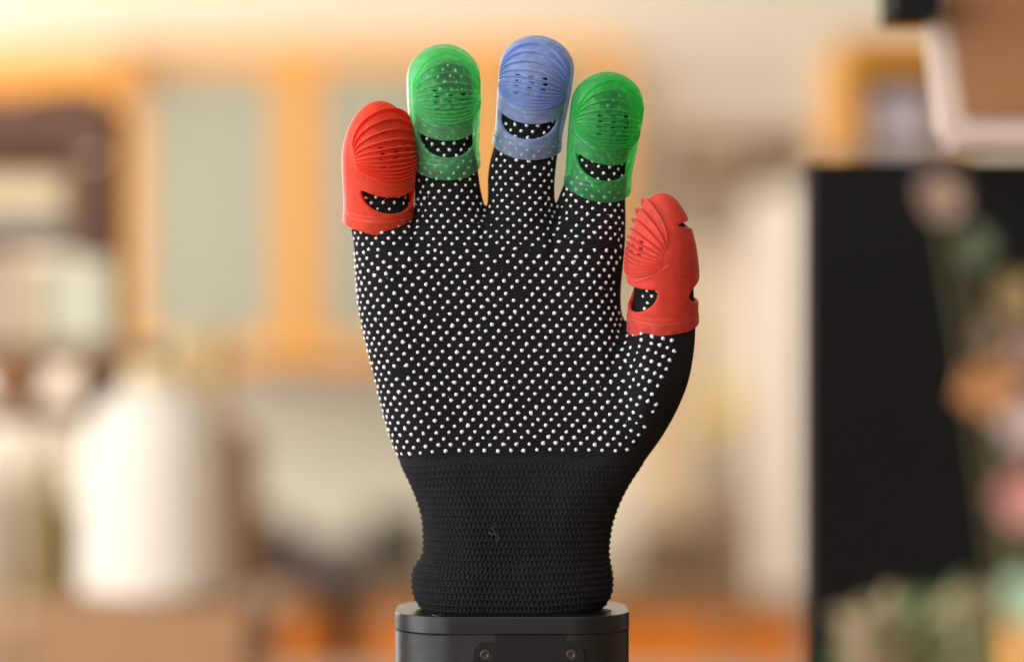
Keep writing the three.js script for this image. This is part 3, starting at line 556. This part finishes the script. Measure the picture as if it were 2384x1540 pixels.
// small wooden rack with an arched top, standing on the bench
{
  const d = 1.95, deep = 0.11, c = thing('desktop_rack', 'dark brown wooden rack with an arched top, behind the white jug', 'rack'), X = (q) => px(q, d), Y = (q) => py(q, d), s = new THREE.Shape();
  s.moveTo(X(-260), Y(232)); s.lineTo(X(40), Y(226)); s.quadraticCurveTo(X(160), Y(196), X(247), Y(214)); s.lineTo(X(247), Y(330)); s.lineTo(X(182), Y(372)); s.quadraticCurveTo(X(90), Y(318), X(-20), Y(345)); s.lineTo(X(-260), Y(345)); s.closePath();
  part('arched_valance', new THREE.ExtrudeGeometry(s, { depth: 0.012, bevelEnabled: false }).translate(0, 0, pz(d) - 0.012), dark_wood, c);
  for (const q of [182, -258]) { part('post', boxAt(X(q), X(q + 62), TABLE, Y(374), pz(d) - 0.012, pz(d)), dark_wood, c); part('post', boxAt(X(q), X(q + 62), TABLE, Y(230), pz(d) - deep, pz(d) - deep + 0.012), dark_wood, c); }
  part('shelf_board', pbox(-195, 180, 558, 580, d, deep), dark_wood, c); part('back_panel', pbox(-195, 180, 236, 556, d + deep - 0.012, 0.01), dark_wood, c);
  part('shelf_board', pbox(-195, 180, 798, 850, d, deep), brown, c); part('shelf_board', pbox(-195, 180, 945, 985, d, deep), dark_wood, c);
  part('shelf_board', pbox(-330, 360, 798, 850, d - 0.07, 0.069), brown, c);
  boxThing('storage_box', -60, 155, 400, 500, d + 0.02, 0.08, cream, 'cream storage box on the upper board of the dark rack', 'box', 0.006);
  boxThing('storage_box', -80, 165, 502, 557, d + 0.02, 0.08, steel_grey, 'flat grey storage box under the cream box', 'box', 0.004);
  boxThing('cardboard_box', 112, 258, 600, 797, d - 0.06, 0.05, std(0.66, 0.64, 0.50, 0.8), 'pale grey green box on the dark rack', 'box', 0.004);
  boxThing('cardboard_box', 20, 104, 610, 797, d - 0.06, 0.05, std(0.66, 0.52, 0.33, 0.8), 'tan box on the dark rack, between the pale and the pinkish box', 'box', 0.004);
  boxThing('cardboard_box', -120, 12, 590, 797, d - 0.06, 0.05, std(0.6, 0.45, 0.36, 0.8), 'pinkish tan box on the dark rack beside the tan one', 'box', 0.004);
  const bl = part('wooden_ball', new THREE.SphereGeometry(70 * U(d), 32, 20).translate(px(20, d), py(945, d) + 70 * U(d) + 0.0005, pz(d + 0.03)), std(0.62, 0.30, 0.13, 0.6), scene); bl.userData = { label: 'orange tan ball on the lowest board of the dark rack', category: 'ball' };
}
// crown board along the cabinets
{ const o = part('crown_board', pbox(-330, 283, 118, 205, 5.9, pz(5.9) - RZ0 - 0.002), oak, scene); o.userData = { label: 'wide oak fascia board above the dark open shelf', category: 'board' }; }
// counter with drawers
function baseCabinet(X0, X1, d, ytop, label, n) {
  const c = thing('base_cabinet', label, 'cabinet', [0, 0, 0], 'oak base cabinets');
  const deep = pz(d) - RZ0, yt = py(ytop, d);
  part('carcass', boxAt(px(X0, d), px(X1, d), 0, yt - 0.04, RZ0, pz(d) - 0.022), deep_oak, c);
  part('worktop', boxAt(px(X0, d) - 0.005, px(X1, d) + 0.005, yt - 0.038, yt, RZ0 + 0.002, pz(d) + 0.02), brown, c);
  for (let i = 0; i < n; i++) {
    const a = lerp(px(X0, d), px(X1, d), i / n) + 0.008, b = lerp(px(X0, d), px(X1, d), (i + 1) / n) - 0.008;
    for (const [y0, y1] of [[yt - 0.2, yt - 0.05], [0.1, yt - 0.21]]) { const f = part('drawer_front', boxAt(a, b, y0, y1, pz(d) - 0.02, pz(d)), deep_oak, c); part('handle', boxAt((a + b) / 2 - 0.06, (a + b) / 2 + 0.06, y1 - 0.05, y1 - 0.038, pz(d) + 0.001, pz(d) + 0.022), steel_grey, f); }
  }
}
baseCabinet(-80, 1100, 5.75, 1380, 'long oak base cabinet with drawers under the grey wall', 3);
baseCabinet(1102, 1885, 5.75, 1385, 'oak base cabinet with drawers beside the black board', 2);
boxThing('dark_case', 530, 650, 1205, 1378, 5.8, 0.25, std(0.07, 0.045, 0.03, 0.8), 'dark brown case on the worktop', 'case');
boxThing('blue_tub', 642, 712, 1250, 1379, 5.85, 0.2, std(0.03, 0.03, 0.08, 0.7), 'dark blue tub on the worktop beside the brown case', 'tub');
boxThing('mauve_tub', 716, 840, 1268, 1379, 5.9, 0.2, std(0.17, 0.13, 0.125, 0.8), 'mauve grey tub on the worktop', 'tub');
boxThing('dark_case', 845, 1000, 1200, 1379, 5.85, 0.25, std(0.055, 0.045, 0.03, 0.8), 'tall dark olive case on the worktop close to the glove cuff', 'case');
boxThing('black_post', 745, 835, 1352, 2440, 4.6, 0.12, black_paint, 'black upright post standing in front of the oak drawers', 'post');
boxThing('splashback', 520, 1290, 880, 1378, 6.3, 0.04, std(0.62, 0.59, 0.48, 0.7), 'grey green splashback panel behind the worktop', 'panel', 0.005);
// right end of the wall
boxThing('wall_shelf', 1565, 1900, 300, 345, 5.9, 0.4, brown, 'brown wall shelf right of the cabinets', 'shelf', 0.004);
boxThing('grey_box', 1600, 1760, 347, 420, 5.95, 0.3, std(0.36, 0.27, 0.19, 0.8), 'brown grey box hanging under the wall shelf', 'box');
boxThing('extractor_box', 1720, 1890, 347, 470, 6.0, 0.3, std(0.24, 0.17, 0.11, 0.7), 'dark brown box under the wall shelf beside the white post', 'box');
boxThing('white_column', 1770, 1888, 440, 1384, 5.8, 0.3, std(0.74, 0.67, 0.61, 0.8), 'white upright panel beside the black board', 'panel', 0.01);
boxThing('brown_case', 1480, 1640, 1240, 1384, 5.85, 0.3, std(0.14, 0.09, 0.05, 0.8), 'brown case on the right worktop', 'case');
boxThing('brown_case', 1645, 1783, 1160, 1384, 5.9, 0.3, std(0.22, 0.15, 0.09, 0.8), 'taller tan case on the right worktop', 'case');
boxThing('wall_board', 1625, 1775, 475, 1158, 6.25, 0.03, std(0.84, 0.74, 0.56, 0.8), 'pale cream board on the wall beside the white upright', 'board', 0.005);
boxThing('grey_strip', 1655, 1725, 1010, 1158, 6.18, 0.05, std(0.36, 0.29, 0.22, 0.8), 'grey brown strip below the yellow sponge', 'strip', 0.005);
boxThing('tan_strip', 1500, 1600, 700, 1238, 6.2, 0.04, std(0.62, 0.44, 0.26, 0.8), 'tan upright strip on the wall behind the thumb', 'strip', 0.005);
{ const o = thing('yellow_sponge', 'yellow sponge hanging on the cream wall', 'sponge', [px(1705, 6.2), py(960, 6.2), RZ0 + 0.075]); part('sponge_pad', new RoundedBoxGeometry(0.085, 0.11, 0.05, 3, 0.02).translate(0, 0, 0.03), std(0.75, 0.52, 0.06, 0.9), o); part('hook', new THREE.TorusGeometry(0.012, 0.002, 6, 16).translate(0, 0.063, 0.03), steel_grey, o); }

// white jug on a wooden block, pale post behind it
{
  const d = 1.72, c = thing('white_jug', 'white plastic jug with a handle on a tan wooden block', 'jug', [px(338, d), py(1405, d), pz(d) - 0.055]);
  const w = 188 * U(d), h = 470 * U(d);
  part('jug_body', new THREE.LatheGeometry([[0, 0], [0.86, 0], [0.97, 0.03], [1, 0.08], [0.98, 0.6], [0.93, 0.8], [0.82, 0.93], [0.6, 1.02], [0.4, 1.07], [0.3, 1.1], [0.0, 1.1]].map(([a, b]) => new THREE.Vector2(a * w, b * h)), 40), std(0.88, 0.80, 0.69, 0.7), c);
  part('jug_cap', new THREE.CylinderGeometry(w * 0.35, w * 0.38, h * 0.1, 24).translate(0, h * 1.14, 0), std(0.8, 0.6, 0.3, 0.6), c);
  const b = part('wooden_block', boxAt(px(120, d), px(570, d), TABLE, py(1405, d) - 0.0005, pz(d) - 0.12, pz(d) + 0.01), tan_wood, scene); b.userData = { label: 'tan wooden block under the white jug', category: 'block' };
  boxThing('cream_carton', 385, 505, 765, 1400, 2.6, 0.1, std(0.88, 0.66, 0.34, 0.7), 'tall cream yellow carton behind the white jug', 'carton');
  boxThing('beige_sack', 470, 590, 985, 1420, 2.7, 0.1, std(0.55, 0.34, 0.17, 0.9), 'brown beige sack beside the cream carton', 'sack', 0.03);
  const st = thing('side_table', 'tan side table behind the workbench', 'table'); const yb = Math.min(py(1400, 2.6), py(1420, 2.7));
  part('table_top', boxAt(-0.75, -0.255, yb - 0.03, yb - 0.0005, pz(2.95), pz(2.3)), tan_wood, st);
  for (const [x, z] of [[-0.72, pz(2.92)], [-0.29, pz(2.92)], [-0.72, pz(2.33)], [-0.29, pz(2.33)]]) part('leg', boxAt(x - 0.02, x + 0.02, 0, yb - 0.03, z - 0.02, z + 0.02), tan_wood, st);
  boxThing('dark_jar', 128, 172, 1180, 1392, 2.62, 0.06, std(0.10, 0.08, 0.05, 0.6), 'narrow dark brown tin behind the white jug', 'tin', 0.008);
  const bt = (X, Y0, Y1, wd, dd, mat, label) => { const t = thing('bottle', label, 'bottle', [px(X, dd), py(Y1, dd), pz(dd)], 'bottles at the left'); const ww = wd * U(dd), hh = (Y1 - Y0) * U(dd); part('bottle_body', new THREE.LatheGeometry([[0, 0], [0.95, 0], [1, 0.04], [1, 0.6], [0.8, 0.75], [0.4, 0.85], [0.36, 0.93], [0, 0.93]].map(([a, q]) => new THREE.Vector2(a * ww, q * hh)), 24), mat, t); part('bottle_cap', new THREE.CylinderGeometry(ww * 0.45, ww * 0.45, hh * 0.07, 16).translate(0, hh * 0.965, 0), brown, t); };
  bt(95, 985, 1390, 55, 2.6, std(0.45, 0.37, 0.16, 0.5), 'olive yellow bottle left of the white jug');
  bt(-20, 1030, 1390, 50, 2.55, std(0.55, 0.48, 0.36, 0.5), 'pale grey bottle next to the olive yellow one');
}

// black board with the things in front of it
{
  const d = 1.02, c = thing('black_board', 'large matt black upright board behind the thumb', 'board');
  part('board_panel', boxAt(px(1893, d), px(2760, d), TABLE, py(378, d), pz(d) - 0.03, pz(d)), black_paint, c);
  part('foot', boxAt(px(1930, d), px(1960, d), TABLE, TABLE + 0.012, pz(d) - 0.13, pz(d) - 0.031), black_paint, c);
  part('foot', boxAt(px(2600, d), px(2630, d), TABLE, TABLE + 0.012, pz(d) - 0.13, pz(d) - 0.031), black_paint, c);
}
{ // rack behind the board with a cubby
  const d = 2.5, c = thing('metal_rack', 'grey metal rack rising behind the black board', 'rack'), ys = py(362, d);
  part('rack_shelf', boxAt(px(1925, d), px(2500, d), ys - 0.02, ys - 0.0005, pz(d) - 0.3, pz(d)), steel_grey, c);
  for (const X of [1935, 2480]) part('post', boxAt(px(X, d), px(X + 12, d), 0, ys - 0.02, pz(d) - 0.28, pz(d) - 0.26), steel_grey, c);
  const q = thing('wooden_cubby', 'orange wooden cubby on the metal rack above the black board', 'cubby');
  part('cubby_top', pbox(1962, 2260, 85, 165, d + 0.02, 0.22), oak, q); part('cubby_side', pbox(1962, 2010, 166, 362, d + 0.02, 0.22), oak, q); part('cubby_side', pbox(2215, 2260, 166, 362, d + 0.02, 0.22), oak, q); part('cubby_back', pbox(2011, 2214, 166, 362, d + 0.22, 0.018), brown, q);
  boxThing('lavender_bin', 2020, 2200, 200, 361, d + 0.03, 0.15, std(0.55, 0.47, 0.49, 0.6), 'pale lavender bin inside the orange cubby', 'bin', 0.02);
}
{ // framed brown board on a post
  const d = 0.97, c = thing('framed_panel', 'brown panel with a pale frame on a white post', 'panel'), w = std(0.58, 0.45, 0.37, 0.7), br = std(0.32, 0.14, 0.055, 0.6);
  const X = (q) => px(q, d), Y = (q) => py(q, d), poly = (pts) => { const s = new THREE.Shape(); pts.forEach(([a, b], i) => (i ? s.lineTo(X(a), Y(b)) : s.moveTo(X(a), Y(b)))); s.closePath(); return s; };
  part('panel_board', new THREE.ExtrudeGeometry(poly([[2195, -140], [2262, 262], [2700, 262], [2700, -140]]), { depth: 0.02, bevelEnabled: false }).translate(0, 0, pz(d) - 0.03), br, c);
  part('frame_side', new THREE.ExtrudeGeometry(poly([[2166, -140], [2222, 296], [2242, 325], [2256, 264], [2203, -140]]), { depth: 0.014, bevelEnabled: true, bevelSize: 0.002, bevelThickness: 0.002 }).translate(0, 0, pz(d) - 0.03), w, c);
  part('frame_bottom', new THREE.ExtrudeGeometry(poly([[2262, 266], [2244, 328], [2700, 328], [2700, 266]]), { depth: 0.014, bevelEnabled: true, bevelSize: 0.002, bevelThickness: 0.002 }).translate(0, 0, pz(d) - 0.03), w, c);
  part('clamp', pbox(2086, 2190, -60, 34, d - 0.02, 0.04), black_paint, c);
  part('post', boxAt(X(2640), X(2670), TABLE, Y(300), pz(d) + 0.02, pz(d) + 0.034), w, c);
}
{ // flowers in an orange vase
  const d = 0.475, c = thing('orange_vase', 'orange vase on the bench, holding dried flowers', 'vase', [px(2440, d), TABLE, pz(d)]), h = py(1440, d) - TABLE;
  part('vase_body', new THREE.LatheGeometry([[0, 0], [0.014, 0], [0.016, h * 0.4], [0.011, h * 0.8], [0.0085, h], [0.007, h], [0.007, h * 0.5], [0, h * 0.5]].map(([a, b]) => new THREE.Vector2(a, b)), 32), std(0.70, 0.30, 0.06, 0.4), c);
  const f = thing('dried_bouquet', 'dried flowers and leaves standing in the orange vase', 'bouquet', [px(2440, d), TABLE + h * 0.55, pz(d)]);
  const base = f.position, P = (X, Y, dd) => new THREE.Vector3(px(X, dd) - base.x, py(Y, dd) - base.y, pz(dd) - base.z), stemM = std(0.12, 0.10, 0.03, 0.7), R = rng(8);
  const petalGeo = (l, w) => { const g = new THREE.SphereGeometry(1, 10, 6); g.scale(w, l, w * 0.18); g.translate(0, l * 0.9, 0); return g; };
  function flower(X, Y, dd, r, mat, n, kind) {
    const p = P(X, Y, dd), s = part('stem', new THREE.TubeGeometry(new THREE.QuadraticBezierCurve3(new THREE.Vector3(0, 0.004, 0), new THREE.Vector3(p.x * 0.35, p.y * 0.6, p.z * 0.5), p), 14, 0.0005, 5), stemM, f);
    const head = part(kind, new THREE.SphereGeometry(r * 0.55, 16, 10).translate(p.x, p.y, p.z), mat, s);
    const gs = [];
    for (let i = 0; i < n; i++) { const g = petalGeo(r * 0.5, r * 0.34); g.rotateX((R() - 0.5) * 1.2 + 0.5); g.rotateZ((i / n) * 6.283 + R() * 0.3); g.translate(p.x, p.y, p.z + 0.002); gs.push(g); }
    part('petals', mergeGeometries(gs), mat, s);
    return head;
  }
  flower(2185, 462, 0.477, 0.0055, std(0.40, 0.26, 0.19, 0.8), 9, 'flower');
  flower(2262, 575, 0.477, 0.0046, std(0.12, 0.14, 0.07, 0.8), 7, 'leaf_bud');
  flower(2300, 785, 0.452, 0.0034, std(0.36, 0.24, 0.16, 0.8), 8, 'seed_head');
  flower(2310, 905, 0.470, 0.0074, std(0.50, 0.22, 0.08, 0.8), 8, 'flower');
  flower(2388, 985, 0.465, 0.0060, std(0.52, 0.38, 0.36, 0.8), 9, 'flower');
  flower(2390, 1150, 0.457, 0.0074, std(0.52, 0.22, 0.20, 0.8), 11, 'flower');
  flower(2392, 1390, 0.452, 0.0060, std(0.36, 0.50, 0.34, 0.8), 8, 'leaf_bud');
  flower(2360, 700, 0.473, 0.0055, std(0.30, 0.20, 0.08, 0.8), 8, 'flower');
  flower(2395, 820, 0.465, 0.0051, std(0.45, 0.28, 0.24, 0.8), 8, 'flower');
}
{ // low plants in front of the board
  const R = rng(21), mats = [std(0.10, 0.15, 0.05, 0.8), std(0.30, 0.22, 0.12, 0.8), std(0.42, 0.29, 0.18, 0.8), std(0.20, 0.20, 0.08, 0.8)];
  [[2010, 1440, 0.48, 52, 'small dry brown plant in a clay pot, the smallest on the bench'], [2130, 1405, 0.49, 70, 'green and beige plant between two dry plants on the bench'], [2270, 1380, 0.48, 70, 'beige leafed plant next to the orange vase']].forEach(([X, Y, d, sz, label], n) => {
    const c = thing('potted_plant', label, 'plant', [px(X, d), TABLE, pz(d)], 'low potted plants on the bench'), top = py(Y, d) - TABLE, s = sz * U(d);
    part('pot', new THREE.LatheGeometry([[0, 0], [0.009, 0], [0.011, 0.034], [0.0095, 0.034], [0.009, 0.02], [0, 0.02]].map(([a, b]) => new THREE.Vector2(a, b)), 24), std(0.45, 0.25, 0.14, 0.8), c);
    for (let k = 0; k < 3; k++) {
      const gs = [];
      for (let i = 0; i < 60; i++) { const g = new THREE.SphereGeometry(1, 6, 4); g.scale(0.0016, 0.0045, 0.0006); g.rotateZ((R() - 0.5) * 2.6); g.rotateY(R() * 6.28); const rr = s * Math.sqrt(R()), a = R() * 6.28; g.translate(rr * Math.cos(a), lerp(top * 0.78, top, Math.pow(R(), 0.7)) , rr * Math.sin(a) * 0.7); gs.push(g); }
      part('leaves', mergeGeometries(gs), mats[(k + n * (k ? 1 : 1) + (k === 0 && n === 1 ? -1 : 0)) % 4], c);
    }
    part('stem', new THREE.CylinderGeometry(0.0005, 0.0008, top - 0.018, 6).translate(0, (top + 0.018) / 2, 0), mats[1], c);
  });
}
renderer.render(scene, camera);
